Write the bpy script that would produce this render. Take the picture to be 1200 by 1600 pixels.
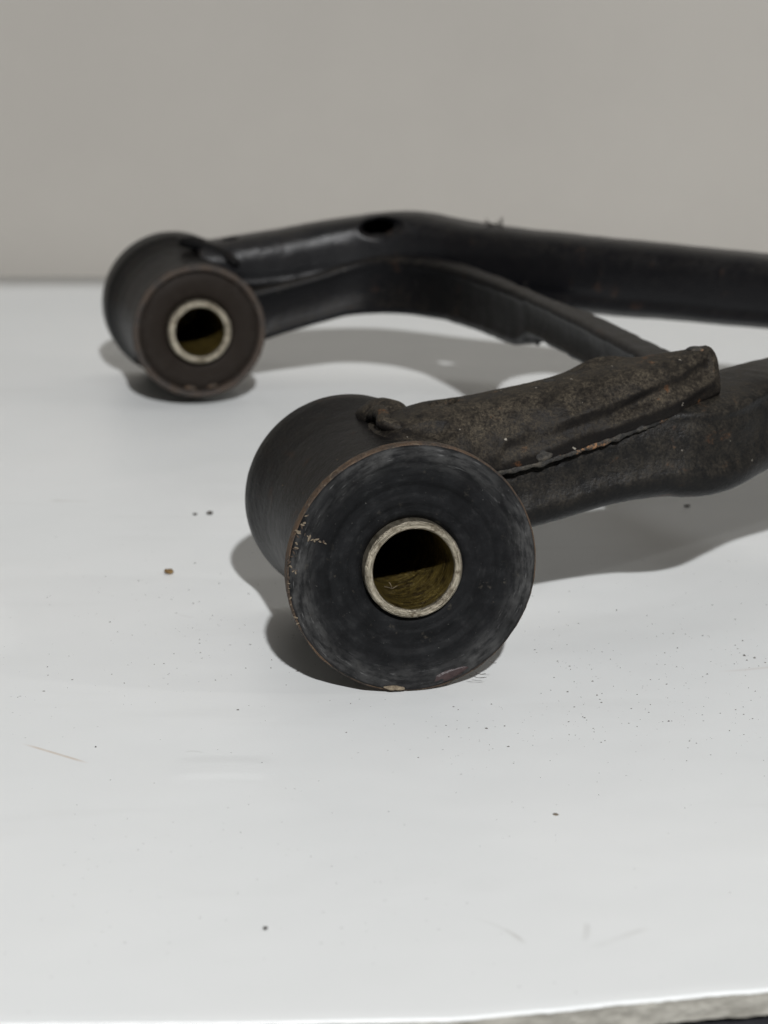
import bpy, bmesh, math, random
from mathutils import Vector, Matrix, noise
random.seed(7)
MM = 0.001
sc = bpy.context.scene
for o in list(bpy.data.objects): bpy.data.objects.remove(o)
col = sc.collection
V = Vector

# ------------------------------------------------------------------ camera
CAM_H, PITCH = 130.0, 14.2
cam_d = bpy.data.cameras.new('camera'); cam = bpy.data.objects.new('camera', cam_d); col.objects.link(cam)
cam.location = (0, 0, CAM_H*MM); cam.rotation_euler = (math.radians(90-PITCH), 0, 0)
cam_d.sensor_fit = 'VERTICAL'; cam_d.sensor_height = 24; cam_d.lens = 24*3559/1600
cam_d.clip_start = 0.01; cam_d.clip_end = 20
cam_d.dof.use_dof = True; cam_d.dof.focus_distance = 0.392; cam_d.dof.aperture_fstop = 53.4/2.5
sc.camera = cam

# ------------------------------------------------------------------ room light
w = bpy.data.worlds.new('World'); sc.world = w; w.use_nodes = True
bg = w.node_tree.nodes['Background']; bg.inputs[0].default_value = (1.0, 0.985, 0.95, 1); bg.inputs[1].default_value = 0.022
TGT = V((0.0, 0.43, 0.0))
def lamp(name, d, dist, watts, rad, colr):
    l = bpy.data.lights.new(name, 'POINT'); l.energy = watts; l.shadow_soft_size = rad; l.color = colr
    o = bpy.data.objects.new(name, l); col.objects.link(o); o.location = TGT + V(d).normalized()*dist
    return o
lamp('ceiling_lamp', (0.13, -0.93, 0.62), 2.4, 282.0, 0.030, (0.985, 0.99, 1.0))
lamp('ceiling_lamp', (0.80, -0.22, 0.52), 2.2, 12.0, 0.03, (1.0, 0.985, 0.96))
al = bpy.data.lights.new('ceiling_panel', 'AREA'); al.shape = 'RECTANGLE'; al.size = 0.9; al.size_y = 0.35; al.energy = 1.7; al.color = (0.97, 0.985, 1.0)
ao = bpy.data.objects.new('ceiling_panel', al); col.objects.link(ao); ao.location = (0.15, 0.72, 1.9)
sc.view_settings.view_transform = 'Standard'; sc.view_settings.look = 'None'
sc.view_settings.exposure = 0; sc.view_settings.gamma = 1
sc.render.engine = 'CYCLES'; sc.cycles.use_denoising = True; sc.cycles.max_bounces = 8

# ------------------------------------------------------------------ node helpers
class NT:
    def __init__(s, name):
        s.m = bpy.data.materials.new(name); s.m.use_nodes = True
        s.t = s.m.node_tree; s.n = s.t.nodes; s.b = s.n['Principled BSDF']
        tc = s.n.new('ShaderNodeTexCoord'); s.obj = tc.outputs['Object']
    def lk(s, a, sock):
        if isinstance(a, bpy.types.NodeSocket): s.t.links.new(a, sock)
        else:
            if sock.type == 'RGBA' and not isinstance(a, (int, float)) and len(a) == 3: a = (*a, 1)
            sock.default_value = a
    def math(s, op, a, b=0.0, c=None, clamp=False):
        n = s.n.new('ShaderNodeMath'); n.operation = op; n.use_clamp = clamp
        s.lk(a, n.inputs[0]); s.lk(b, n.inputs[1])
        if c is not None: s.lk(c, n.inputs[2])
        return n.outputs[0]
    def noise(s, vec, scale, detail=4, rough=0.55, dist=0.0):
        n = s.n.new('ShaderNodeTexNoise'); s.lk(vec, n.inputs['Vector']); n.inputs['Scale'].default_value = scale
        n.inputs['Detail'].default_value = detail; n.inputs['Roughness'].default_value = rough; n.inputs['Distortion'].default_value = dist
        return n.outputs['Fac']
    def voro(s, vec, scale, rnd=1.0):
        n = s.n.new('ShaderNodeTexVoronoi'); s.lk(vec, n.inputs['Vector']); n.inputs['Scale'].default_value = scale
        n.inputs['Randomness'].default_value = rnd; return n
    def ramp(s, f, lo, hi, a=0.0, b=1.0):
        n = s.n.new('ShaderNodeMapRange'); n.clamp = True; n.interpolation_type = 'SMOOTHSTEP'
        s.lk(f, n.inputs[0]); s.lk(lo, n.inputs[1]); s.lk(hi, n.inputs[2]); s.lk(a, n.inputs[3]); s.lk(b, n.inputs[4])
        return n.outputs[0]
    def mix(s, f, a, b):
        n = s.n.new('ShaderNodeMix'); n.data_type = 'RGBA'
        s.lk(f, n.inputs[0]); s.lk(a, n.inputs[6]); s.lk(b, n.inputs[7]); return n.outputs[2]
    def sep(s, v):
        n = s.n.new('ShaderNodeSeparateXYZ'); s.lk(v, n.inputs[0]); return n.outputs
    def comb(s, x, y, z):
        n = s.n.new('ShaderNodeCombineXYZ'); s.lk(x, n.inputs[0]); s.lk(y, n.inputs[1]); s.lk(z, n.inputs[2]); return n.outputs[0]
    def vmul(s, v, k):
        n = s.n.new('ShaderNodeVectorMath'); n.operation = 'MULTIPLY'; s.lk(v, n.inputs[0]); n.inputs[1].default_value = k; return n.outputs[0]
    def normal(s):
        return s.n.new('ShaderNodeNewGeometry').outputs['Normal']
    def bump(s, h, dist, strength=1.0, prev=None):
        n = s.n.new('ShaderNodeBump'); n.inputs['Distance'].default_value = dist; n.inputs['Strength'].default_value = strength
        s.lk(h, n.inputs['Height'])
        if prev is not None: s.lk(prev, n.inputs['Normal'])
        return n.outputs[0]
    def out(s, color, rough, metal=0.0, normal=None, spec=0.5):
        s.lk(color, s.b.inputs['Base Color']); s.lk(rough, s.b.inputs['Roughness']); s.lk(metal, s.b.inputs['Metallic'])
        s.lk(spec, s.b.inputs['Specular IOR Level'])
        if normal is not None: s.lk(normal, s.b.inputs['Normal'])
        return s.m

# ------------------------------------------------------------------ materials
def mat_black_paint(name, dust=1.0, base=(0.0085, 0.0085, 0.009), rust=1.0, rough=0.42, spec=0.09, uplo=-0.35):
    """old black chassis paint, road dust lying on upward faces, rust spots"""
    t = NT(name); o = t.obj
    n1 = t.noise(o, 90, 6, 0.65); n2 = t.noise(o, 420, 5, 0.6); n3 = t.noise(o, 1700, 3, 0.6); n4 = t.noise(o, 45, 3, 0.5)
    up = t.ramp(t.sep(t.normal())[2], uplo, 0.75)
    d = t.math('MULTIPLY', t.ramp(t.math('ADD', t.math('MULTIPLY', n1, 0.5), t.math('MULTIPLY', n2, 0.7)), 0.36, 0.86), up)
    d = t.math('MULTIPLY', d, t.math('MULTIPLY', t.ramp(n3, 0.32, 0.62, 0.25, 1.1), t.ramp(t.noise(o, 5200, 2, 0.6), 0.35, 0.65, 0.35, 1.5)))
    d = t.math('MULTIPLY', d, 0.85*dust, clamp=True)
    c = t.mix(d, t.mix(n4, base, tuple(x*1.7 for x in base)), (0.088, 0.073, 0.053))
    # pale mineral specks
    v = t.voro(o, 620)
    big = t.math('LESS_THAN', v.outputs['Distance'], t.math('MULTIPLY', t.ramp(t.noise(o, 800, 2), 0.55, 0.75), 0.32))
    sp = t.math('MULTIPLY', big, t.math('GREATER_THAN', t.sep(v.outputs['Color'])[0], 0.72))
    c = t.mix(t.math('MULTIPLY', sp, 0.75*dust, clamp=True), c, (0.34, 0.31, 0.26))
    r = t.math('MULTIPLY', t.ramp(t.math('ADD', t.noise(o, 210, 6, 0.7), t.math('MULTIPLY', n4, 0.35)), 0.80, 0.90), 0.8*rust, clamp=True)
    c = t.mix(r, c, t.mix(n3, (0.11, 0.042, 0.016), (0.26, 0.115, 0.045)))
    ro = t.math('ADD', rough, t.math('ADD', t.math('MULTIPLY', d, 0.5), t.math('MULTIPLY', n2, 0.12)))
    h = t.math('ADD', t.math('MULTIPLY', n2, 0.7), t.math('ADD', t.math('MULTIPLY', n3, 0.45), t.math('MULTIPLY', sp, 0.35)))
    return t.out(c, ro, 0.0, t.bump(h, 0.0004, 0.6, t.bump(n1, 0.0007, 0.35)), spec)

def mat_weld():
    t = NT('weld_metal'); o = t.obj
    n1 = t.noise(o, 260, 6, 0.7); n2 = t.noise(o, 1200, 4, 0.7); n3 = t.noise(o, 110, 3)
    c = t.mix(t.ramp(n1, 0.4, 0.68), (0.010, 0.0095, 0.009), (0.07, 0.06, 0.045))
    c = t.mix(t.ramp(t.math('ADD', t.math('MULTIPLY', n2, .5), t.math('MULTIPLY', n3, .7)), 0.70, 0.78), c, (0.28, 0.14, 0.06))
    c = t.mix(t.math('MULTIPLY', t.ramp(n2, 0.66, 0.74), 0.7), c, (0.42, 0.37, 0.29))
    return t.out(c, t.math('ADD', 0.45, t.math('MULTIPLY', n2, 0.4)), 0.0, t.bump(t.math('ADD', n1, t.math('MULTIPLY', n2, .5)), 0.0012, 0.8))

def polar(t):
    x, y, z = t.sep(t.obj)
    r = t.math('SQRT', t.math('ADD', t.math('MULTIPLY', x, x), t.math('MULTIPLY', y, y)))
    ang = t.math('ARCTAN2', y, x)
    inv = t.math('DIVIDE', 1.0, t.math('MAXIMUM', r, 1e-4))
    cx = t.math('MULTIPLY', x, inv); cy = t.math('MULTIPLY', y, inv)
    return x, y, z, r, cx, cy, ang

def mat_face(name, scuff=1.0, rim=22.5, base=(0.0060, 0.0062, 0.0066), brown=0.0):
    """moulded rubber end face: ring-shaped scuffs, grey worn outer band, dust"""
    t = NT(name); x, y, z, r, cx, cy, ang = polar(t)
    rv = t.comb(t.math('MULTIPLY', cx, 5.0), t.math('MULTIPLY', cy, 5.0), t.math('MULTIPLY', r, 1000))
    rings = t.noise(rv, 1.0, 5, 0.65)
    rv2 = t.comb(t.math('MULTIPLY', cx, 7.0), t.math('MULTIPLY', cy, 7.0), t.math('MULTIPLY', r, 2600))
    fine = t.noise(rv2, 1.0, 4, 0.6)
    patch = t.noise(t.comb(cx, cy, t.math('MULTIPLY', r, 70)), 1.7, 3, 0.5)
    n = t.noise(t.obj, 260, 6, 0.65); nf = t.noise(t.obj, 2200, 3, 0.6)
    outer = t.math('MULTIPLY', t.ramp(r, (rim-6.0)*MM, (rim-1.8)*MM), t.ramp(r, (rim-0.9)*MM, (rim-0.1)*MM, 1.0, 0.25))
    wear = t.math('MULTIPLY', t.math('MULTIPLY', outer, t.ramp(patch, 0.30, 0.60, 0.25, 1.0)), t.math('MULTIPLY', t.ramp(rings, 0.34, 0.60, 0.15, 1.0), t.ramp(n, 0.32, 0.58, 0.45, 1.0)))
    mid = t.math('MULTIPLY', t.ramp(t.math('ADD', t.math('MULTIPLY', rings, .6), t.math('MULTIPLY', n, .55)), 0.60, 0.76), 0.16)
    f = t.math('MULTIPLY', t.math('MAXIMUM', wear, mid), 0.55*scuff, clamp=True)
    c = t.mix(t.ramp(n, 0.35, 0.7), base, tuple(k*1.7 for k in base))
    c = t.mix(f, c, (0.084, 0.083, 0.081))
    sm = t.math('MULTIPLY', t.ramp(fine, 0.60, 0.72), t.math('MULTIPLY', outer, 0.4*scuff))
    c = t.mix(sm, c, (0.15, 0.149, 0.146))
    # brown dried mud ring + dusty flecks
    mud = t.math('MULTIPLY', t.ramp(t.noise(t.obj, 330, 7, 0.75), 0.60, 0.68), t.ramp(patch, 0.42, 0.6))
    c = t.mix(t.math('MULTIPLY', mud, 0.5), c, (0.075, 0.066, 0.052))
    if brown: c = t.mix(brown, c, (0.019, 0.014, 0.0105))
    sp = t.ramp(nf, 0.70, 0.76)
    c = t.mix(t.math('MULTIPLY', sp, 0.5), c, (0.18, 0.175, 0.16))
    hgt = t.math('ADD', t.math('MULTIPLY', rings, 0.8), t.math('ADD', t.math('MULTIPLY', fine, 0.5), t.math('MULTIPLY', nf, 0.3)))
    ro = t.math('ADD', 0.40, t.math('ADD', t.math('MULTIPLY', n, 0.2), t.math('MULTIPLY', fine, 0.15)))
    return t.out(c, ro, 0.0, t.bump(hgt, 0.0003, 0.5, t.bump(n, 0.0005, 0.3)), 0.06)

def mat_rim(name='rusty_rim', k=1.0):
    t = NT(name); o = t.obj
    n1 = t.noise(o, 160, 6, 0.7); n2 = t.noise(o, 900, 4, 0.65)
    c = t.mix(t.ramp(n1, 0.36, 0.62), (0.018, 0.014, 0.011), (0.070, 0.040, 0.020))
    c = t.mix(t.math('MULTIPLY', t.ramp(n2, 0.55, 0.68), 0.6), c, (0.13, 0.10, 0.065))
    c = t.mix(1-k, c, (0.022, 0.018, 0.016))
    return t.out(c, 0.7, 0.0, t.bump(t.math('ADD', n1, n2), 0.0007, 0.8))

def mat_steel(name='zinc_steel', dirt=1.0):
    t = NT(name); x, y, z, r, cx, cy, ang = polar(t)
    rv = t.comb(t.math('MULTIPLY', cx, 2.0), t.math('MULTIPLY', cy, 2.0), t.math('MULTIPLY', r, 2400))
    rings = t.noise(rv, 1.0, 5, 0.7); n = t.noise(t.obj, 420, 6, 0.7); nf = t.noise(t.obj, 1900, 4, .7)
    c = t.mix(t.ramp(rings, 0.35, 0.65), (0.20, 0.178, 0.135), (0.50, 0.45, 0.355))
    c = t.mix(t.math('MULTIPLY', t.ramp(n, 0.50, 0.66), 0.85*dirt, clamp=True), c, (0.10, 0.078, 0.05))
    c = t.mix(t.math('MULTIPLY', t.ramp(nf, 0.62, 0.70), 0.5*dirt, clamp=True), c, (0.03, 0.027, 0.022))
    return t.out(c, t.math('ADD', 0.22, t.math('MULTIPLY', n, 0.35)), 0.8, t.bump(t.math('ADD', rings, nf), 0.0005, 0.8))

def mat_bore(name='oily_bore'):
    t = NT(name); x, y, z, r, cx, cy, ang = polar(t)
    rv = t.comb(t.math('MULTIPLY', cx, 1.5), t.math('MULTIPLY', cy, 1.5), t.math('MULTIPLY', z, 2400))
    rings = t.noise(rv, 1.0, 5, 0.75); n = t.noise(t.obj, 500, 5, .7)
    c = t.mix(t.ramp(rings, 0.35, 0.66), (0.030, 0.020, 0.004), (0.20, 0.145, 0.034))
    c = t.mix(t.ramp(n, 0.50, 0.66), c, (0.03, 0.018, 0.005))
    c = t.mix(t.math('MULTIPLY', t.ramp(t.noise(t.obj, 1900, 4, .75), 0.62, 0.70), 0.8), c, (0.55, 0.46, 0.20))
    return t.out(c, 0.38, 0.6, t.bump(t.math('ADD', rings, t.math('MULTIPLY', n, .6)), 0.0007, 0.9))

def line_mask(t, x, y, x0, y0, x1, y1, wd, bend=0.0):
    """soft mask of a scratch from (x0,y0) to (x1,y1) on the board (metres), bowed by bend"""
    L = math.hypot(x1-x0, y1-y0); ux, uy = (x1-x0)/L, (y1-y0)/L
    dx = t.math('SUBTRACT', x, x0); dy = t.math('SUBTRACT', y, y0)
    a = t.math('DIVIDE', t.math('ADD', t.math('MULTIPLY', dx, ux), t.math('MULTIPLY', dy, uy)), L)
    b = t.math('SUBTRACT', t.math('MULTIPLY', dy, ux), t.math('MULTIPLY', dx, uy))
    q = t.math('SUBTRACT', a, 0.5)
    b = t.math('ADD', b, t.math('MULTIPLY', t.math('SUBTRACT', 0.25, t.math('MULTIPLY', q, q)), 4*bend))
    m = t.ramp(t.math('ABSOLUTE', b), wd*0.3, wd, 1.0, 0.0)
    e = t.math('MULTIPLY', t.ramp(a, 0.0, 0.25), t.ramp(a, 0.75, 1.0, 1.0, 0.0))
    return t.math('MULTIPLY', m, e)

def mat_board():
    """white melamine-like sheet: slightly uneven, smudged, scratched, peppered with rust dust"""
    t = NT('white_board'); o = t.obj; x, y, z = t.sep(o)
    n = t.noise(o, 9, 4, 0.55); n2 = t.noise(o, 60, 5, 0.6); n3 = t.noise(t.vmul(o, (0.35, 1.6, 1)), 26, 5, 0.62, 0.6)
    c = t.mix(t.ramp(n, 0.3, 0.7), (0.735, 0.750, 0.745), (0.770, 0.780, 0.772))
    c = t.mix(t.math('MULTIPLY', t.ramp(n3, 0.56, 0.74), 0.11), c, (0.52, 0.52, 0.50))
    sm = t.math('MULTIPLY', t.ramp(t.noise(o, 38, 6, 0.7), 0.66, 0.78), 0.16)
    c = t.mix(sm, c, (0.46, 0.44, 0.40))
    # dust: two sizes of fine dark specks, denser in patches
    dens = t.ramp(t.noise(o, 22, 3, 0.6), 0.45, 0.72)
    for scl, size, amt in ((700, 0.17, 0.5), (340, 0.12, 0.62)):
        v = t.voro(o, scl); rnd = t.sep(v.outputs['Color'])
        pick = t.math('LESS_THAN', rnd[0], t.math('MULTIPLY', dens, 0.42))
        dot = t.ramp(v.outputs['Distance'], 0.02, t.math('MULTIPLY', t.math('ADD', rnd[1], 0.25), size), 1.0, 0.0)
        c = t.mix(t.math('MULTIPLY', t.math('MULTIPLY', dot, pick), amt), c, (0.14, 0.13, 0.12))
    # scratches and scuffs
    sc1 = t.math('MULTIPLY', line_mask(t, x, y, -0.0605, 0.3575, -0.0475, 0.3475, 0.00050), t.ramp(n2, 0.3, 0.6, .35, 1))
    c = t.mix(t.math('MULTIPLY', sc1, 0.55), c, (0.46, 0.31, 0.18))
    for (x0, y0, x1, y1, wd, bd, am, k) in (
        (0.0120, 0.2880, 0.0190, 0.2790, 0.0004, -0.0010, 0.40, (0.40, 0.39, 0.36)),
        (0.0270, 0.2780, 0.0360, 0.2850, 0.0007, 0.0, 0.28, (0.42, 0.41, 0.38)),
        (0.0265, 0.2800, 0.0275, 0.2870, 0.0005, 0.0003, 0.34, (0.36, 0.35, 0.33)),
        (-0.0330, 0.3530, -0.0295, 0.3525, 0.0003, -0.0007, 0.30, (0.45, 0.45, 0.43)),
        (-0.0800, 0.5250, -0.0690, 0.5240, 0.0010, 0.0, 0.42, (0.36, 0.34, 0.29)),
        (0.0600, 0.3950, 0.0820, 0.4030, 0.0006, 0.0010, 0.30, (0.50, 0.42, 0.36)),
        (-0.0410, 0.4320, -0.0370, 0.4290, 0.0005, 0.0005, 0.35, (0.42, 0.41, 0.38)),
        (0.0130, 0.4050, 0.0720, 0.4500, 0.0030, 0.0, 0.10, (0.55, 0.55, 0.54))):
        c = t.mix(t.math('MULTIPLY', line_mask(t, x, y, x0, y0, x1, y1, wd*1.4, bd), t.ramp(n2, 0.35, 0.62, am*0.2, am*0.9)), c, k)
    ro = t.math('ADD', 0.27, t.math('ADD', t.math('MULTIPLY', n2, 0.12), t.math('MULTIPLY', n3, 0.10)))
    rp_ = line_mask(t, x, y, -0.0350, 0.3450, -0.0165, 0.3450, 0.0060, -0.0009)
    nm = t.bump(rp_, 0.00035, 0.28, t.bump(n, 0.0035, 0.30, t.bump(t.noise(o, 1500, 3), 0.0001, 0.25)))
    return t.out(c, ro, 0.0, nm, 0.45)

def mat_simple(name, c1, c2, scale, rough, bump=0.0005, stretch=(1, 1, 1)):
    t = NT(name); v = t.vmul(t.obj, stretch)
    n = t.noise(v, scale, 6, 0.65)
    return t.out(t.mix(t.ramp(n, 0.3, 0.7), c1, c2), rough, 0.0, t.bump(n, bump, 0.8))

M_housing = mat_black_paint('housing_paint', dust=0.14, base=(0.0030, 0.0030, 0.0033), rust=0.10, rough=0.30, spec=0.05)
M_arm = mat_black_paint('arm_paint', dust=0.95, base=(0.0050, 0.0043, 0.004), rust=0.6, rough=0.42)
M_channel = mat_black_paint('channel_paint', dust=0.46, base=(0.0042, 0.0042, 0.0043), rust=0.2, rough=0.34, spec=0.12, uplo=-0.8)
M_clean = mat_black_paint('far_paint', dust=0.16, base=(0.0035, 0.0035, 0.0042), rust=0.08, rough=0.26, spec=0.28)
M_brace = mat_black_paint('brace_paint', dust=0.30, base=(0.0035, 0.0035, 0.004), rust=0.1, rough=0.36, spec=0.12)
M_weld = mat_weld()
M_face = mat_face('rubber_face')
M_face2 = mat_face('rubber_face_brown', scuff=0.25, rim=18.0, base=(0.008, 0.007, 0.0065), brown=0.6)
M_rim = mat_rim(); M_rim2 = mat_rim('dull_rim', 0.4); M_steel = mat_steel(); M_bore = mat_bore()
M_board = mat_board()
M_raw = mat_simple('raw_fibre_edge', (0.22, 0.21, 0.18), (0.40, 0.385, 0.34), 240, 0.9, 0.0012, (1, 1, 3))
M_cloth = mat_simple('dark_cloth_fibre', (0.012, 0.012, 0.016), (0.03, 0.03, 0.036), 900, 0.95, 0.0008, (1, 3, 1))
M_wall = mat_simple('greige_wall_paint', (0.325, 0.306, 0.277), (0.348, 0.328, 0.297), 6, 0.75, 0.0003)
M_rust = mat_simple('rust_flake', (0.10, 0.055, 0.018), (0.24, 0.15, 0.05), 900, 0.8, 0.0006)
M_crumb = mat_simple('black_dirt', (0.020, 0.018, 0.016), (0.07, 0.06, 0.05), 1200, 0.85, 0.0004)
M_grit = mat_simple('grey_grit', (0.035, 0.032, 0.028), (0.15, 0.138, 0.12), 700, 0.9, 0.0003)
M_red = mat_simple('dark_red_paint', (0.016, 0.0065, 0.0065), (0.028, 0.012, 0.011), 500, 0.45, 0.0003)
M_mud = mat_simple('dried_mud', (0.09, 0.068, 0.045), (0.24, 0.195, 0.135), 900, 0.9, 0.0008)

# ------------------------------------------------------------------ object helpers
def link(name, me, mat, parent=None, mw=None, smooth=True):
    ob = bpy.data.objects.new(name, me); col.objects.link(ob)
    if mat: me.materials.append(mat)
    if smooth: me.polygons.foreach_set('use_smooth', [len(p.vertices) <= 4 for p in me.polygons])
    if mw is None: mw = Matrix.Identity(4)
    ob.matrix_world = mw
    if parent:
        ob.parent = parent
        pm = WM.get(parent.name, Matrix.Identity(4))
        ob.matrix_parent_inverse = Matrix.Identity(4)
        ob.matrix_basis = pm.inverted() @ mw
    WM[ob.name] = mw
    return ob
WM = {}
def mesh(name, vs, fs):
    me = bpy.data.meshes.new(name); me.from_pydata([tuple(v*MM) for v in vs], [], fs); me.update(); return me
def tag(o, label, cat=None, kind=None, group=None):
    if label: o['label'] = label
    if cat: o['category'] = cat
    if kind: o['kind'] = kind
    if group: o['group'] = group
    return o
def nz(p, s): return noise.noise(p*s)
def fb(p, s, o=4): return noise.fractal(p*s, 0.9, 2.1, o)

def catmull(P, t):
    n = len(P)-1; t = max(0.0, min(0.99999, t))*n; i = int(t); u = t-i
    g = lambda k: P[max(0, min(n, k))]
    a, b, c, d = g(i-1), g(i), g(i+1), g(i+2)
    return [0.5*(2*q+(r-p)*u+(2*p-5*q+4*r-s)*u*u+(3*q-p-3*r+s)*u**3) for p, q, r, s in zip(a, b, c, d)]

def loft(rows, nseg, npr, shape, deform=None, cap=True, name='loft'):
    """rows: control rows (x, y, z, ...params). shape(params, k 0..1) -> (side, up) in mm.
    the section stands across the path's heading, up is world z"""
    pts = [catmull(rows, i/nseg) for i in range(nseg+1)]
    vs, fs = [], []
    for i, r in enumerate(pts):
        a, b = pts[max(0, i-1)], pts[min(nseg, i+1)]
        h = V((b[0]-a[0], b[1]-a[1], 0)).normalized(); sd = V((h.y, -h.x, 0))   # right-hand side of the heading
        c = V(r[:3])
        for k in range(npr):
            u, v = shape(r[3:], k/npr)
            p = c+sd*u+V((0, 0, v))
            if deform: p = deform(p)
            vs.append(p)
    for i in range(nseg):
        for k in range(npr):
            k2 = (k+1) % npr
            fs.append((i*npr+k, i*npr+k2, (i+1)*npr+k2, (i+1)*npr+k))
    if cap:
        fs.append(tuple(range(npr))); fs.append(tuple(reversed(range(nseg*npr, nseg*npr+npr))))
    return mesh(name, vs, fs)

def superell(w, h, e, k):
    a = 2*math.pi*k; c, s = math.cos(a), math.sin(a)
    return (w*math.copysign(abs(c)**(2/e), c), h*math.copysign(abs(s)**(2/e), s))

def lathe(prof, n=160, amp=0.0, closed=False, name='lathe', wob=None):
    """prof: [(r, a)], revolved about local z (a measured along -z: behind the face)"""
    vs, fs = [], []; m = len(prof)
    for r, a in prof:
        for k in range(n):
            t = 2*math.pi*k/n
            p = V((r*math.cos(t), r*math.sin(t), -a))
            if amp and r > 1e-3:
                d = amp*fb(p+V((31, 7, 3)), 0.35)
                rr = r+d*0.8
                p = V((rr*math.cos(t), rr*math.sin(t), -a+d*0.5))
            if wob: p = wob(p, r, t, a)
            vs.append(p)
    for j in range(m-1 if not closed else m):
        j2 = (j+1) % m
        for k in range(n):
            k2 = (k+1) % n
            fs.append((j*n+k, j2*n+k, j2*n+k2, j*n+k2))
    return mesh(name, vs, fs)

def dens(prof, step):
    """subdivide a profile so displacement has something to act on"""
    out = []
    for (r0, a0), (r1, a1) in zip(prof, prof[1:]):
        n = max(1, int(math.hypot(r1-r0, a1-a0)/step))
        out += [(r0+(r1-r0)*i/n, a0+(a1-a0)*i/n) for i in range(n)]
    return out+[prof[-1]]

def bead(pts, rad, nseg, npr=14, amp=0.5, freq=0.35, name='bead', seed=0.0, rip=0.10):
    """a run of weld metal: irregular tube along points"""
    P = [tuple(p) for p in pts]; vs, fs = [], []
    path = [V(catmull(P, i/nseg)) for i in range(nseg+1)]
    L = 0
    for i, c in enumerate(path):
        a, b = path[max(0, i-1)], path[min(nseg, i+1)]
        t = (b-a).normalized(); n1 = t.orthogonal().normalized(); 
        up = V((0, 0, 1)); n1 = (up-t*up.dot(t)); n1 = n1.normalized() if n1.length > 0.05 else t.orthogonal().normalized()
        n2 = t.cross(n1)
        if i: L += (path[i]-path[i-1]).length
        e = min(1.0, i/3, (nseg-i)/3)**0.5 if nseg > 6 else 1
        ripple = 1+rip*math.cos(L*2.1+2*nz(c+V((seed,)*3), 0.2))
        for k in range(npr):
            g = 2*math.pi*k/npr; d = n1*math.cos(g)+n2*math.sin(g)
            q = c+d*rad
            r = rad*max(0.05, e)*ripple*(1+amp*fb(q+V((seed, seed, 0)), freq))
            vs.append(c+d*r)
    for i in range(nseg):
        for k in range(npr):
            k2 = (k+1) % npr
            fs.append((i*npr+k, i*npr+k2, (i+1)*npr+k2, (i+1)*npr+k))
    fs.append(tuple(range(npr))); fs.append(tuple(reversed(range(nseg*npr, nseg*npr+npr))))
    return mesh(name, vs, fs)

def crumb(c, sx, sy, sz, seed, name='crumb', sub=2, rgh=0.4):
    bm = bmesh.new(); bmesh.ops.create_icosphere(bm, subdivisions=sub, radius=1)
    for v in bm.verts:
        k = 1+rgh*fb(v.co+V((seed, seed*2, 0)), 1.0, 3)
        v.co = V((v.co.x*sx*k, v.co.y*sy*k, v.co.z*sz*k))*MM
    zmin = min(v.co.z for v in bm.verts)
    for v in bm.verts: v.co.z -= zmin+0.00003
    me = bpy.data.meshes.new(name); bm.to_mesh(me); bm.free(); return me

# ------------------------------------------------------------------ the place: board, cloth, wall
EDGE = [(-900, 246), (-420, 250), (-150, 255.2), (-47, 256.6), (-20, 256.9), (8, 258.0), (20, 260.3), (32, 263.0), (44, 265.4), (52, 266.6),
        (75, 268.6), (160, 272), (420, 276), (900, 280)]
def edge_y(x):
    for (x0, y0), (x1, y1) in zip(EDGE, EDGE[1:]):
        if x0 <= x <= x1:
            u = (x-x0)/(x1-x0); u2 = u*u*(3-2*u)*0.35+u*0.65
            return y0+(y1-y0)*u2
    return EDGE[-1][1]
WALL_Y = 891.0
xs = [-900, -600, -400, -250, -150, -100]+[-80+1.0*i for i in range(181)]+[130, 180, 260, 400, 600, 900]
prof = [(0.0, -3.0), (-0.05, -2.4), (0.0, -0.6), (0.02, -0.26), (0.09, -0.09), (0.20, -0.02), (0.34, 0.0)]
vs, fs, mi = [], [], []
ys = [3, 8, 20, 45, 80, 120, 180, 260, 360, 480, 600]
ncol = len(prof)+len(ys)+2
for x in xs:
    e = edge_y(x)+0.12*nz(V((x*0.6, 0, 0)), 1)
    for dy, z in prof:
        rag = 0.35*fb(V((x, z*2, 5)), 0.8) if -2.9 < z < -0.5 else 0
        vs.append(V((x, e+dy+rag, z)))
    for y in ys: vs.append(V((x, e+y, 0)))
    vs.append(V((x, WALL_Y+4, 0))); vs.append(V((x, WALL_Y+4, -3)))
for i in range(len(xs)-1):
    for j in range(ncol-1):
        fs.append((i*ncol+j, (i+1)*ncol+j, (i+1)*ncol+j+1, i*ncol+j+1)); mi.append(0)
    fs.append((i*ncol+ncol-1, (i+1)*ncol+ncol-1, (i+1)*ncol, i*ncol)); mi.append(0)
board = link('tabletop', mesh('tabletop', vs, fs), M_board)
tag(board, 'glossy white board that the black steel arm lies on', 'tabletop', 'structure')
# raw fibrous edge strip, just proud of the board's front
vs, fs = [], []
exs = [-300, -200, -120]+[-80+0.5*i for i in range(361)]+[160, 260]
for x in exs:
    e = edge_y(x)+0.12*nz(V((x*0.6, 0, 0)), 1)
    for j in range(7):
        z = -0.34-2.8*j/6
        k = fb(V((x*1.2, z*3, 2)), 0.7)
        low = -0.5*max(0, nz(V((x*0.25, 4, 0)), 1)) if j == 6 else 0
        vs.append(V((x, e-0.12-0.30*abs(k)-0.10*j, z+low)))
for i in range(len(exs)-1):
    for j in range(6): fs.append((i*7+j, (i+1)*7+j, (i+1)*7+j+1, i*7+j+1))
edge = link('raw_edge', mesh('raw_edge', vs, fs), M_raw, board); tag(edge, 'ragged grey fibre edge under the white skin')

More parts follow.
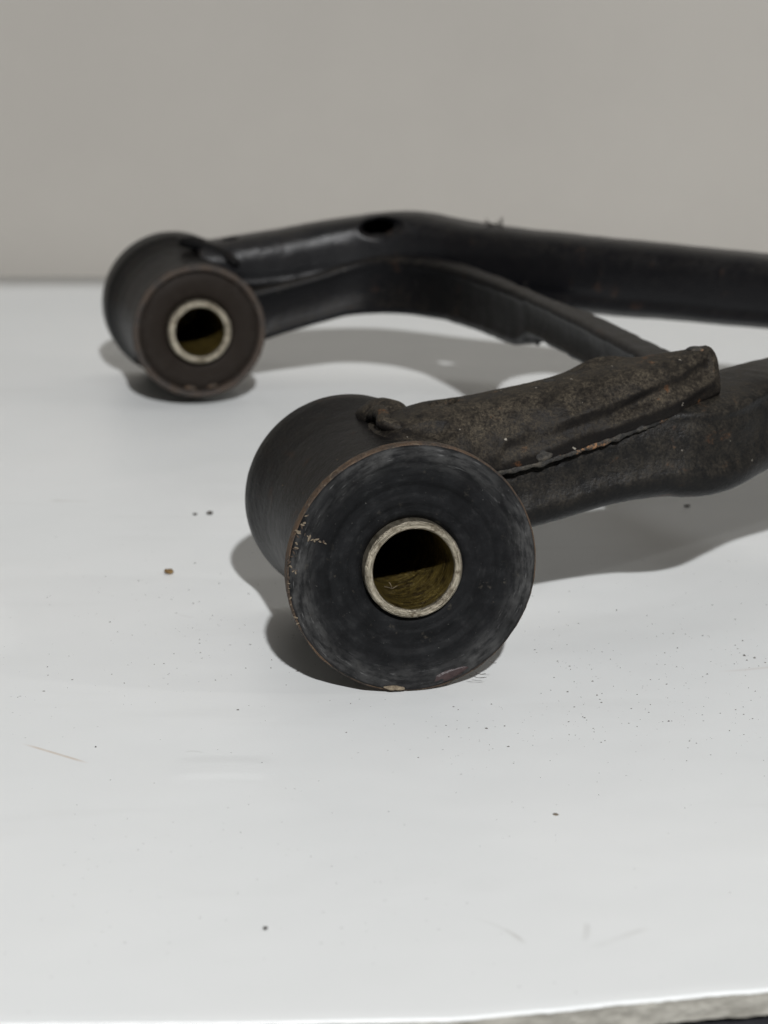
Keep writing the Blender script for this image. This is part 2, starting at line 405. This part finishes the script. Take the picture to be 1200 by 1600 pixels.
vs, fs = [], []                                         # cloth under the board
nx, ny = 150, 40
for i in range(nx+1):
    for j in range(ny+1):
        x = -400+800*i/nx; y = 120+250*j/ny
        vs.append(V((x, y, -5.2+1.3*nz(V((x*0.03, y*0.05, 0)), 1)+0.5*nz(V((x*0.11, y*0.13, 3)), 1))))
for i in range(nx):
    for j in range(ny): fs.append((i*(ny+1)+j, (i+1)*(ny+1)+j, (i+1)*(ny+1)+j+1, i*(ny+1)+j+1))
cl = link('dark_cloth', mesh('dark_cloth', vs, fs), M_cloth)
sm = cl.modifiers.new('thick', 'SOLIDIFY'); sm.thickness = 0.002; sm.offset = -1
tag(cl, 'black woven cloth showing below the white board\'s front edge', 'cloth')

bm = bmesh.new(); bmesh.ops.create_cube(bm, size=1)
for v in bm.verts: v.co = V((v.co.x*3.0, (v.co.y+0.5)*0.06+WALL_Y*MM, (v.co.z+0.5)*1.6-0.02))
me = bpy.data.meshes.new('wall'); bm.to_mesh(me); bm.free()
tag(link('wall', me, M_wall, smooth=False), 'plain greige wall behind the white board', 'wall', 'structure')

# ------------------------------------------------------------------ the control arm
A = V((-0.225, 0.974, 0)).normalized(); B = V((A.y, -A.x, 0)); Z = V((0, 0, 1))
F1 = V((5.2, 383.6, 22.55)); F2 = V((-52.0, 635.8, 21.6))
arm = bpy.data.objects.new('control_arm', None); col.objects.link(arm); arm.empty_display_size = 0.02
arm.location = V((F1.x, F1.y, 0))*MM; WM['control_arm'] = Matrix.Translation(arm.location)
tag(arm, 'used black steel A-shaped control arm with two round bushings, lying on white board', 'control arm')

def axis_mw(F, spin=0.0):
    R = Matrix((B, Z, -A)).transposed().to_4x4()             # local x = B, y = up, z = outwards from the face
    return Matrix.Translation(F*MM) @ R @ Matrix.Rotation(spin, 4, 'Z')

# --- near bushing
mw = axis_mw(F1)
hp = dens([(18.2, 3.6), (21.8, 3.6), (21.3, 4.8), (20.3, 7.0), (19.4, 10), (18.8, 14), (18.5, 20), (18.4, 34), (18.6, 41), (19.2, 47), (19.8, 51), (20.2, 53.5), (20.3, 56.5), (20.0, 57.4), (18.0, 57.7), (12, 57.7)], 0.9)
h1 = link('bushing_housing', lathe(hp, 200, 0.04), M_housing, arm, mw)
def rimwob(p, r, t, a):
    k = 0.16*fb(V((math.cos(t)*6, math.sin(t)*6, a)), 0.8)
    return p+V((math.cos(t)*k, math.sin(t)*k, 0.25*k))
rp = dens([(20.8, 3.9), (21.8, 3.8), (22.3, 3.2), (22.5, 2.2), (22.5, 0.95), (22.35, 0.45), (21.8, 0.35)], 0.25)
link('flange_rim', lathe(rp, 260, 0.0, wob=rimwob), M_rim, h1, mw)
fp = [(22.25, 0.75), (22.15, 0.30), (21.9, 0.10), (21.4, 0.0), (20.4, 0.0), (19.5, 0.12), (18.9, 0.45), (17.8, 0.62), (15.9, 0.62), (15.4, 0.85), (14.9, 1.15), (13.4, 1.20), (12.7, 1.02), (11.9, 0.98), (11.4, 1.2), (10.2, 1.25), (9.5, 1.5), (9.0, 2.1), (8.62, 2.6)]
b1 = link('rubber_bushing', lathe(dens(fp, 0.22), 260, 0.05), M_face, arm, mw)
def sleeve(parent, mw, ro, ri, L, pro, amp=0.06):
    p = dens([(ro-0.02, 6), (ro, 1.0), (ro, -pro+0.45), (ro-0.35, -pro+0.05), (ro-0.7, -pro), (ri+0.45, -pro+0.02), (ri+0.12, -pro+0.25), (ri, -pro+0.8)], 0.2)
    s_ = link('inner_sleeve', lathe(p, 160, amp), M_steel, parent, mw)
    q = dens([(ri, -pro+0.8), (ri-0.02, 10), (ri-0.02, L), (0.05, L+0.2)], 0.7)  # blind end added inside the through bore to block light from behind
    me = lathe(q, 120, 0.05); 
    link('sleeve_bore', me, M_bore, parent, mw)
    return s_
sleeve(b1, mw, 8.78, 7.3, 48, 0.5)
# crumbs of mud and paint on the face
def face_blob(name, ang, r, w_, h_, th, mat, seed, parent=b1, F=F1):
    me = crumb(None, w_, h_, th, seed, name, 3)
    m = axis_mw(F) @ Matrix.Rotation(math.radians(ang), 4, 'Z') @ Matrix.Translation(V((r, 0, -0.12))*MM)
    return link(name, me, mat, parent, m)
face_blob('paint_patch', -71, 20.9, 0.95, 3.4, 0.10, M_red, 3.1)
face_blob('mud_patch', -99, 21.8, 0.45, 1.8, 0.20, M_mud, 5.3)

# dried grass fibres and cracked mud at the left of the rim
def strand(pts, rad, mat, parent, name='dry_fibre', seed=0):
    return link(name, bead([V(p) for p in pts], rad, 22, 6, 0.5, 1.5, name, seed), mat, parent)
def on_face(F, ang, r, out=0.2):
    t = math.radians(ang); return F+B*(r*math.cos(t))+Z*(r*math.sin(t))-A*out
random.seed(5)
def flakes(P_, n, w0):
    for k in range(n):
        a, r, o = catmull(P_, (k+random.random()*.7)/n)
        q = on_face(F1, a+random.uniform(-.8, .8), r+random.uniform(-.18, .18), o)
        m = Matrix.Translation(q*MM) @ Matrix((B, Z, -A)).transposed().to_4x4() @ Matrix.Rotation(random.uniform(0, 6.28), 4, 'Z')
        z_ = w0*random.uniform(.45, 1.1)
        link('mud_flake', crumb(None, z_*random.uniform(1, 2.2), z_*.6, z_*.22, k+w0, 'mud_flake', 2), M_mud if random.random() < .7 else M_rim, b1, m)
flakes([(158, 22.2, .0), (159, 20.4, -.05), (161, 19.2, -.1), (160, 17.6, -.5), (161, 16.4, -.6)], 13, 0.30)
flakes([(150, 21.8, -.05), (155, 21.6, -.05), (160, 21.7, -.05), (166, 21.5, -.05), (170, 21.8, -.05)], 13, 0.30)
flakes([(172, 22.4, .0), (175, 22.1, .0), (178, 21.3, -.05), (175, 20.5, -.05)], 10, 0.28)
flakes([(180, 22.3, .0), (190, 22.4, .0), (204, 22.4, .0)], 9, 0.22)
for k, (a0, r0, a1, r1) in enumerate(((-63, 22.8, -57, 24.8), (-60, 23.0, -56.5, 24.1), (-52, 22.8, -50, 23.8))):
    strand([on_face(F1, a0, r0, -.5), on_face(F1, (a0+a1)/2, (r0+r1)/2+.25, -.2), on_face(F1, a1, r1, -.1)], 0.07, M_crumb, b1, 'frayed_thread', k)
# small frayed threads inside the bore
for k, (dx, dy) in enumerate(((-0.6, 1.3), (1.0, 0.5), (-1.5, 0.5))):
    c = F1+A*13-Z*7.1-B*0.8
    strand([c, c+B*dx*.6+Z*(abs(dy)*.7), c+B*dx+Z*dy], 0.05, M_mud, b1, 'frayed_thread', k+9)

# pale threads and flecks stuck to the near housing
def on_body(deg, a, r=18.2):
    t = math.radians(deg); return F1+A*a+B*(r*math.cos(t))+Z*(r*math.sin(t))
random.seed(3)
for k, P_ in enumerate((((112, 31), (112.6, 28), (111.5, 25), (112.5, 22)), ((118, 20), (119.5, 19), (121, 17.5), (121, 15)))):
    strand([on_body(d, a, 18.25 if a > 13 else 18.9) for d, a in P_], 0.045, M_mud, h1, 'dry_fibre', 20+k)
for k in range(26):
    d, a = random.uniform(88, 160), random.uniform(14, 38)
    m = Matrix.Translation(on_body(d, a, 18.1)*MM) @ Matrix.Rotation(random.uniform(0, 3), 4, V((random.random(), 1, random.random())).normalized())
    z_ = random.uniform(0.10, 0.28)
    link('mud_fleck', crumb(None, z_*random.uniform(1, 2.6), z_, z_*.7, k+.3, 'mud_fleck', 1), M_mud, h1, m)

# --- far bushing
mw2 = axis_mw(F2)
hp2 = dens([(17.4, 0.6), (18.0, -0.0), (18.7, 0.2), (18.9, 1.2), (18.9, 3.4), (18.7, 5.0), (18.4, 8), (18.3, 14), (18.4, 30), (19.0, 38), (20.2, 43), (21.2, 45.5), (21.5, 48), (21.5, 56), (21.0, 57), (18.0, 57.4), (12, 57.4)], 0.9)
h2 = link('bushing_housing', lathe(hp2, 180, 0.05), M_housing, arm, mw2)
rp2 = dens([(18.75, 2.0), (18.98, 1.2), (18.8, 0.15), (18.0, -0.12), (17.3, 0.15), (17.1, 0.9), (17.0, 1.8)], 0.3)
link('flange_rim', lathe(rp2, 200, 0.0, wob=rimwob), M_rim2, h2, mw2)
fp2 = [(17.3, 1.9), (16.6, 1.6), (15.6, 1.1), (14.5, 0.9), (12.5, 1.0), (10.8, 1.2), (9.8, 1.7), (8.9, 2.6)]
b2 = link('rubber_bushing', lathe(dens(fp2, 0.3), 200, 0.05), M_face2, arm, mw2)
sleeve(b2, mw2, 8.9, 7.0, 48, 0.9)
face_blob('mud_patch', -100, 16.2, 0.6, 1.6, 0.25, M_rim, 8.3, b2, F2)
face_blob('mud_patch', -78, 16.0, 0.5, 1.4, 0.25, M_rim, 9.3, b2, F2)

# --- legs. sgn +1: near leg (bends to the back), -1: far leg (bends to the front)
APEX = V((190, 578, 0))
def leg_points(F, sgn):
    Mid = F+A*(32 if sgn > 0 else 28); Mid.z = 0
    P = lambda s, z, off=0.0: tuple(Mid+B*s+A*(sgn*off)+Z*z)
    return Mid, P

def tube_shape(par, k):
    # pressed section: proud top edge (tp), hollow below it, full belly
    wd, hh, e, tp = par
    u, v = superell(wd, hh, e, k)
    q = v/hh; g = max(0.0, min(1.0, (q+0.55)/0.55)); g = g*g*(3-2*g)
    h = max(0.0, min(1.0, (q-0.62)/0.25)); h = h*h*(3-2*h)
    return u*(1-0.14*g+0.16*h*tp), v
def shell_shape(par, k):
    # dome: flat-ish skirt at the bottom, round crown above
    wd, hh, sk = par
    a = 2*math.pi*k; c, s = math.cos(a), math.sin(a)
    u = wd*math.copysign(abs(c)**0.75, c)
    v = hh*abs(s)**0.9 if s > 0 else -sk*abs(s)**0.7
    return u, v

def leg(F, sgn, m_tube, m_shell, far):
    Mid, P = leg_points(F, sgn)
    bend = Mid+B*64
    to = (V((APEX.x, APEX.y, 0))-bend); LL = to.length; to.normalize()
    T = lambda d, z: tuple(bend+to*d+Z*z)
    # lower member: bottom / ridge heights along s
    rows = []
    prof = ((14, 17.5, 35.4, 10.0), (24, 20.0, 36.8, 10.0), (34, 22.3, 39.4, 9.8), (44, 24.6, 42.2, 9.8), (54, 25.8, 44.4, 9.8))
    if far: prof = ((14, 11.5, 30.0, 10.0), (24, 14.5, 31.0, 10.0), (34, 17.0, 33.2, 9.8), (44, 19.6, 36.0, 9.6), (54, 21.8, 39.0, 9.6))
    for s, zb, zt, wd in prof: rows.append((*P(s, (zb+zt)/2), wd, (zt-zb)/2, 3.2, 0.0 if s < 50 else 0.5))
    rows.append((*tuple(V(P(62, 0))*0.6+V(T(3, 0))*0.4+Z*34.9), 9.9, 9.3, 3.6, 1.0))
    far_t = ((12, 25.5, 48.2, 9.6), (24, 25.6, 48.2, 9.5), (50, 25.4, 47.4, 9.5), (90, 25.2, 46.0, 9.5), (130, 25.0, 44.5, 9.3), (LL, 24.0, 41.0, 9.0))
    for d, zb, zt, wd in far_t if far else ((12, 27.2, 46.2, 9.9), (24, 28.2, 47.0, 9.8), (50, 26.5, 46.8, 9.5), (90, 25.0, 46.0, 9.5), (130, 25.0, 44.5, 9.3), (LL, 24.0, 41.0, 9.0)):
        rows.append((*T(d, (zb+zt)/2), wd, (zt-zb)/2, 3.6, 1.1))
    def df(p):
        q = p+V((11*sgn, 0, 0)); k = 0.35*fb(q, 0.10, 3)+0.10*fb(q, 0.6, 3)
        return p+V((k*.6, -k*.6, k))
    t_ = link('arm_tube', loft(rows, 150, 64, tube_shape, df, name='arm_tube'), m_tube, arm)
    # upper shell
    srows = []
    sp = ((-7, 32.0, 37.2, 15.5), (-2, 33.5, 40.2, 15.5), (4, 34.6, 43.0, 14.6), (10, 34.8, 44.8, 13.2), (15, 34.8, 45.6, 12.2), (21, 34.9, 46.3, 11.6), (30, 36.4, 47.8, 11.2), (40, 39.0, 49.6, 10.6), (48, 41.2, 51.0, 9.8), (55, 43.0, 52.0, 8.6), (61, 44.4, 52.8, 6.6), (66.8, 45.4, 53.4, 4.6))
    if far: sp = ((3, 34.0, 42.4, 12.6), (12, 33.0, 43.6, 12.2), (20, 32.0, 44.6, 11.8), (30, 32.6, 45.9, 11.6), (40, 34.6, 47.5, 11.2), (50, 37.0, 49.3, 10.8), (58, 39.0, 50.6, 10.4), (63, 39.6, 50.9, 9.6), (69, 38.5, 48.6, 8.6), (76, 36, 44.0, 7.4))
    for s, zb, zt, wd in sp:
        off = 0 if s < 52 else (s-52)*0.22
        srows.append((*P(s, zb, off), wd, zt-zb, 1.6))
    hole = V(P(57.5, 49))-A*4.5 if far else V(P(13.5, 45.5))
    hole2 = V(P(13.5, 43.5)) if far else None
    cav = V(P(8.2, 41.5))-A*9.5
    def dent(p, c, rs, ra, dep, hard=0.25):
        d = p-c; u = d.dot(B)/rs; v = d.dot(A)/ra; r = math.sqrt(u*u+v*v)
        if r > 1 or p.z < c.z-8: return 0.0
        k = min(1, (1-r)/hard); return dep*k*k*(3-2*k)
    def ds(p):
        q = p+V((3*sgn, 5, 0)); k = 0.34*fb(q, 0.10, 2)+0.12*fb(q, 0.5, 3)
        p = p+V((k*.5, -k*.7, k*.8))
        if far:
            z = dent(p, hole, 6.6, 4.2, 7.0, 0.3)+dent(p, hole2, 2.6, 2.2, 4.0)
        else:
            z = dent(p, hole, 3.2, 2.2, 3.4, 0.5)
            d = p-cav; r = math.sqrt((d.dot(B)/5.5)**2+(d.dot(A)/3.2)**2+(d.z/3.0)**2)
            if r < 1: p = p+A*(2.2*(1-r)**0.7)-Z*1.2*(1-r)
            # pressed crease running up the flank and a raised lip on the far side
            s = (p-Mid).dot(B); a = (p-Mid).dot(A)
            if 40 < s < 66:
                lz = 43+(s-40)*0.30
                p = p+A*(1.1*math.exp(-((p.z-lz)/1.4)**2)*min(1, (s-40)/10) if a < 0 else 0)
            if a < -2 and s > 22:
                sl = (p.z-(35.6+(s-26)*0.27))
                p = p-A*(0.75*math.exp(-((sl-1.2)/1.0)**2)-0.55*math.exp(-((sl-3.4)/0.8)**2)+0.4*math.exp(-((sl-5.6)/0.7)**2))*(0.55+0.9*nz(V((s*0.12, sl*0.2, 3)), 1))
            lip = math.exp(-((s-46)/6.5)**2-((a-7)/2.6)**2)
            p = p+Z*2.6*lip
        return p-Z*z
    s_ = link('upper_shell', loft(srows, 190, 130, shell_shape, ds, name='upper_shell'), m_shell, arm)
    # weld metal: along the skirt on both flanks, round the housing, and end stop
    for side in (-1, 1):
        pts = []
        for s, zb, zt, wd in sp[4:]:
            off = 0 if s < 52 else (s-52)*0.22
            p = V(P(s, zb-0.7, off))+A*(side*(wd-1.0)); pts.append(p)
        link('weld_bead', bead(pts, 0.85 if not far else 0.6, 200, 14, 0.38, 0.45, 'weld_bead', 3.7*side+sgn), M_weld if not far else m_shell, s_)
    pts = []
    cz = F.z
    for k in range(-6, 7):
        a = k*2.1; zz = (44.8 if not far else 43.0)-0.052*abs(a)**2.15
        dz = zz-cz; s = math.sqrt(max(0.0, 20.2**2-dz*dz)) if abs(dz) < 20.2 else 0.0
        pts.append(Mid+B*(s+1.0)+A*a+Z*max(zz, 33) + Z*0.2)
    link('weld_bead', bead([p-Z*1.3+B*0.6 for p in pts], 1.5, 110, 20, 0.22, 0.13, 'weld_bead', 5.5+sgn, 0.03), M_arm if not far else m_shell, h1 if not far else h2)
    return t_, s_
t1, s1 = leg(F1, +1, M_channel, M_arm, False)
def far_leg():
    F = F2; Mid = F+A*28; Mid.z = 0
    bend = Mid+B*64; to = V((APEX.x, APEX.y, 0))-bend; LL = to.length; to.normalize()
    rows = []
    for s, zb, zt, wd, e in ((4, 30.0, 42.6, 10.5, 2.6), (12, 29.0, 43.4, 10.2, 2.6), (20, 28.0, 44.5, 9.8, 2.7), (30, 28.5, 45.8, 9.5, 2.8), (39, 29.6, 47.3, 9.3, 2.8)):
        rows.append((*tuple(Mid+B*s+A*5.0+Z*((zb+zt)/2)), wd, (zt-zb)/2, e))
    p0 = Mid+B*40+A*5; p1 = Mid+B*66+A*5; p2 = bend+to*32+A*1.0          # one wide curve through the bend
    for t, zb, zt in ((0.22, 30.2, 48.9), (0.42, 30.0, 50.4), (0.58, 29.0, 50.6), (0.78, 27.0, 49.2), (1.0, 25.6, 48.1)):
        q = p0*(1-t)**2+p1*2*t*(1-t)+p2*t*t
        rows.append((q.x, q.y, (zb+zt)/2, 9.3, (zt-zb)/2, 3.3))
    for d, zb, zt in ((60, 25.2, 47.0), (90, 25.2, 46.0), (130, 25.0, 44.5), (LL, 24.0, 41.0)):
        rows.append((*tuple(bend+to*d+Z*((zb+zt)/2)), 9.4, (zt-zb)/2, 3.3))
    hole = Mid+B*57.0+Z*46.9; hole2 = Mid+B*14+A*3+Z*41
    def ds(p):
        k = 0.22*fb(p, 0.09, 2)+0.05*fb(p, 0.5, 2); p = p+V((k*.5, -k*.7, k*.8))
        d = p-hole; r = math.sqrt((d.dot(B)/6.4)**2+((d.z-d.dot(B)*0.12)/3.1)**2)
        if r < 1 and (p-Mid).dot(A) < 6:
            q = min(1, (1-r)/0.30); p = p+A*2.4*q*q*(3-2*q)
        d = p-hole2; r = math.sqrt((d.dot(B)/2.6)**2+(d.dot(A)/2.2)**2)
        if r < 1 and d.z > -5: p = p-Z*3.0*min(1, (1-r)/0.3)
        return p
    def shp(par, k):
        wd, hh, e = par; u, v = superell(wd, hh, e, k)
        u *= 1+0.10*math.exp(-((v/hh+0.72)/0.16)**2)-0.05*math.exp(-((v/hh+0.42)/0.14)**2)     # pressed crease and lower flange
        return u, v
    me = loft(rows, 230, 110, shp, ds, name='arm_tube')
    bm = bmesh.new(); bm.from_mesh(me); kill = []
    for f in bm.faces:
        if len(f.verts) > 4: continue
        c = f.calc_center_median()/MM; d = c-hole
        if math.sqrt((d.dot(B)/6.4)**2+((d.z-d.dot(B)*0.12)/3.1)**2) < 0.72 and (c-Mid).dot(A) < 9: kill.append(f)
    bmesh.ops.delete(bm, geom=kill, context='FACES'); bm.to_mesh(me); bm.free()
    t_ = link('arm_tube', me, M_clean, arm)
    pts = []
    for k in range(-5, 6):
        a = k*2.0; zz = 43.2-0.052*abs(a)**2.1; dz = zz-F.z
        ss = math.sqrt(max(0.0, 21.0**2-dz*dz)) if abs(dz) < 21 else 0.0
        pts.append(Mid+B*(ss+0.5)+A*(a+4)+Z*max(zz, 33))
    link('weld_bead', bead(pts, 1.6, 80, 16, 0.12, 0.1, 'weld_bead', 4.5, 0.0), M_housing, h2)
far_leg()

# weld lump that stands on top of the near housing, and smaller spatter
Mid1 = F1+A*32; Mid1.z = 0
def lump(c, sx, sy, sz, seed, mat, parent, name='weld_lump'):
    me = crumb(None, sx, sy, sz, seed, name, 4, 0.14)
    m = Matrix.Translation((c)*MM) @ Matrix.Rotation(math.radians(13), 4, 'Z')
    return link(name, me, mat, parent, m)
lump(Mid1+B*4.0+Z*38.2+A*9.5, 4.8, 5.5, 3.2, 1.7, M_arm, h1)
lump(Mid1+B*6.5+Z*37.6-A*8.5, 4.5, 3.4, 1.9, 4.2, M_arm, h1)
lump(Mid1+B*64.4+Z*52.4+A*3.0, 2.0, 2.2, 0.5, 2.9, M_weld, s1, 'rust_patch')
lump(Mid1+B*35+Z*48.0+A*0.5, 2.0, 1.2, 0.4, 7.7, M_weld, s1, 'rust_patch')
lump(Mid1+B*29.5+Z*35.6-A*10.6, 2.0, 1.2, 1.4, 8.8, M_weld, s1)

# --- cross member: boxed channel joining the two bends
Mid2 = F2+A*28; Mid2.z = 0
SO = lambda s_, off, z=0.0: Mid2+B*s_-A*off+Z*z            # along the far leg, towards the near leg
crows = []
for s_, off, zb, zt, wd in ((14, -1.5, 11.5, 29, 8.5), (26, -2, 15.2, 31.2, 8.5), (38, -2.5, 18.2, 33.8, 8.5), (48, -2, 20.2, 36.3, 8.2), (57, 1.5, 21.2, 38.2, 7.6), (65, 9, 21.8, 38.9, 6.8),
        (71, 21, 22.3, 39.1, 5.6), (74.5, 38, 23.2, 39.5, 4.6), (75.8, 60, 24.2, 40.1, 4.0), (76, 80, 25.2, 40.6, 3.8), (76, 92, 26.0, 40.9, 3.8), (76, 101, 27.8, 41.1, 3.8), (76, 110, 31.0, 41.3, 3.8), (75.5, 140, 32, 42.0, 4.0), (75, 165, 32.5, 42.5, 4.2), (74.5, 185, 32.5, 42.8, 4.2), (74, 205, 32, 43, 4.8), (73, 234, 31, 43, 6)):
    p = SO(s_, off); crows.append((p.x, p.y, (zb+zt)/2, wd, (zt-zb)/2, 7.0, 0.8 if 10 < off < 125 else 0.15))
def chan_shape(par, k):
    wd, hh, e, tp = par; u, v = superell(wd, hh, e, k)
    if u < 0: g = max(0.0, min(1.0, (v/hh+0.2)/1.1)); u *= 1-tp*g
    if abs(v) < hh*0.72: u *= 1-0.20*(1-(v/(hh*0.72))**4)
    return u, v
def dc(p):
    k = 0.3*fb(p, 0.12, 3); return p+V((k, 0, k*.6))
cm = link('cross_member', loft(crows, 120, 60, chan_shape, dc, name='cross_member'), M_brace, arm)
# curved web plates that fillet the cross member into the far leg
def web(cpts, z0, z1, mat, name='gusset_plate'):
    top = [V((*p, z1)) for p in cpts]; bot = [V((*p, z0)) for p in cpts]; n = len(cpts)
    fs = [tuple(range(n)), tuple(reversed(range(n, 2*n)))]+[(i, i+n, (i+1) % n+n, (i+1) % n) for i in range(n)]
    o = link(name, mesh(name, top+bot, fs), mat, arm, smooth=False)
    bv = o.modifiers.new('bevel', 'BEVEL'); bv.width = 0.0006; bv.segments = 2; bv.limit_method = 'ANGLE'
    return o
def arc_pts(c, e0, e1, n=14):
    """concave corner: from e0 to e1 bowed towards corner c"""
    return [((1-t)**2*e0.x+2*t*(1-t)*c.x+t*t*e1.x, (1-t)**2*e0.y+2*t*(1-t)*c.y+t*t*e1.y) for t in [i/n for i in range(n+1)]]
bend2 = Mid2+B*64; to2 = (V((APEX.x, APEX.y, 0))-bend2).normalized()
bend1 = Mid1+B*64; to1 = (V((APEX.x, APEX.y, 0))-bend1).normalized()
xy = lambda p: (p.x, p.y)
web(arc_pts(SO(83, 40), SO(77, 104), bend2+to2*62-A*6.5)+[xy(bend2+to2*40), xy(SO(77, 30))], 27.0, 29.5, M_clean)
web(arc_pts(SO(84, 215)+to1*4, SO(79, 160), bend1+to1*55)+[xy(bend1+to1*36), xy(SO(76, 220))], 29.5, 32.0, M_clean)

# --- ball joint end (out of the picture to the right)
jp = dens([(0.5, -18), (13, -18), (16, -15.5), (17, -10), (17, 8), (15, 10), (8, 12), (6.5, 20), (5.5, 32.6), (0.5, 32.8)], 2)
mj = Matrix.Translation(V((APEX.x, APEX.y, 33))*MM)
link('ball_joint', lathe(jp, 64, 0.08), M_housing, arm, mj)

# ------------------------------------------------------------------ loose bits
def top_thing(name, me, mat, loc, label, cat, rot=0, group=None):
    o = link(name, me, mat, None, Matrix.Translation(V(loc)*MM) @ Matrix.Rotation(rot, 4, 'Z'))
    return tag(o, label, cat, None, group)
top_thing('rust_flake', crumb(None, 1.0, 1.0, 0.5, 2.2, 'rust_flake', 3), M_rust, (-45.2, 460.8, 0), 'brown rust flake lying on white board left of near bushing', 'rust flake', 0.5)
for (x, y, sx, sy, sz, sd, lb) in (
    (-16.0, 284.2, 0.36, 0.30, 0.22, 1.1, 'single black crumb on bare white board near the front edge'),
    (-40.4, 511.6, 0.80, 0.70, 0.40, 3.2, 'right crumb of the dark pair left of near bushing housing'),
    (-43.7, 511.0, 0.60, 0.55, 0.25, 4.4, 'left crumb of the dark pair left of near bushing housing'),
    (26.2, 325.5, 0.55, 0.40, 0.10, 5.5, 'pale brown smudge-like crumb on bare board below and right of near bushing'),
    (71.2, 519.0, 0.75, 0.60, 0.25, 6.6, 'dark crumb in the shadow under the near arm')):
    top_thing('dirt_crumb', crumb(None, sx, sy, sz, sd, 'dirt_crumb', 2), M_crumb if sd != 5.5 else M_mud, (x, y, 0), lb, 'crumb', sd, 'loose crumbs on the board')

# fine rust grit: nobody could count it, one mesh of tiny real grains
random.seed(21)
gv, gf = [], []
def grain(x, y, s):
    b0 = len(gv); h = s*random.uniform(.5, .9); n = 5; a0 = random.random()*6.28; st = random.uniform(.6, 1.5)
    for k in range(n):
        a = a0+6.283*k/n; gv.append(V((x+s*st*math.cos(a)*random.uniform(.7, 1.2), y+s*math.sin(a)*random.uniform(.7, 1.2), 0.004)))
    gv.append(V((x, y, h)))
    for k in range(n): gf.append((b0+k, b0+(k+1) % n, b0+n))
for cx, cy, sx, sy, n in ((55, 385, 26, 26, 380), (30, 370, 20, 16, 130), (-30, 395, 22, 18, 110), (-42, 440, 18, 26, 90), (-20, 300, 22, 20, 45), (20, 410, 30, 16, 60), (70, 440, 18, 22, 50), (-15, 430, 14, 14, 30), (0, 330, 50, 30, 50)):
    for i in range(n):
        s = random.choice((0.06, 0.06, 0.07, 0.08, 0.09, 0.11, 0.14, 0.18)) if random.random() < 0.95 else random.uniform(.18, .30)
        x, y = random.gauss(cx, sx), random.gauss(cy, sy)
        if y < 350: s = min(s, 0.10)
        if y > 275 and not (-16 < (x-5) < 22 and 380 < y < 445): grain(x, y, s)
tag(link('rust_grit', mesh('rust_grit', gv, gf), M_grit, smooth=False), 'fine dark rust grit scattered over the white board', 'grit', 'stuff')

# frayed black tuft caught on top of the far leg
tuft = bpy.data.objects.new('thread_tuft', None); col.objects.link(tuft)
TP = bend2+to2*33+Z*47.6+A*1
tuft.location = TP*MM; WM['thread_tuft'] = Matrix.Translation(TP*MM); tuft.empty_display_size = 0.01
tag(tuft, 'small black frayed tuft caught on top of the far leg', 'tuft')
for i in range(16):
    a = random.uniform(0, 6.28); L = random.uniform(1.5, 4.5); up = random.uniform(0.4, 1.0)
    d = V((-abs(math.cos(a))*1.1+0.3, math.sin(a)*.6, up)).normalized()*L
    c = TP+V((random.uniform(-2.5, 2.5), random.uniform(-1, 1), -0.6))
    strand([c, c+d*.5+V((0, 0, .4)), c+d], 0.16, M_crumb, tuft, 'thread', i)
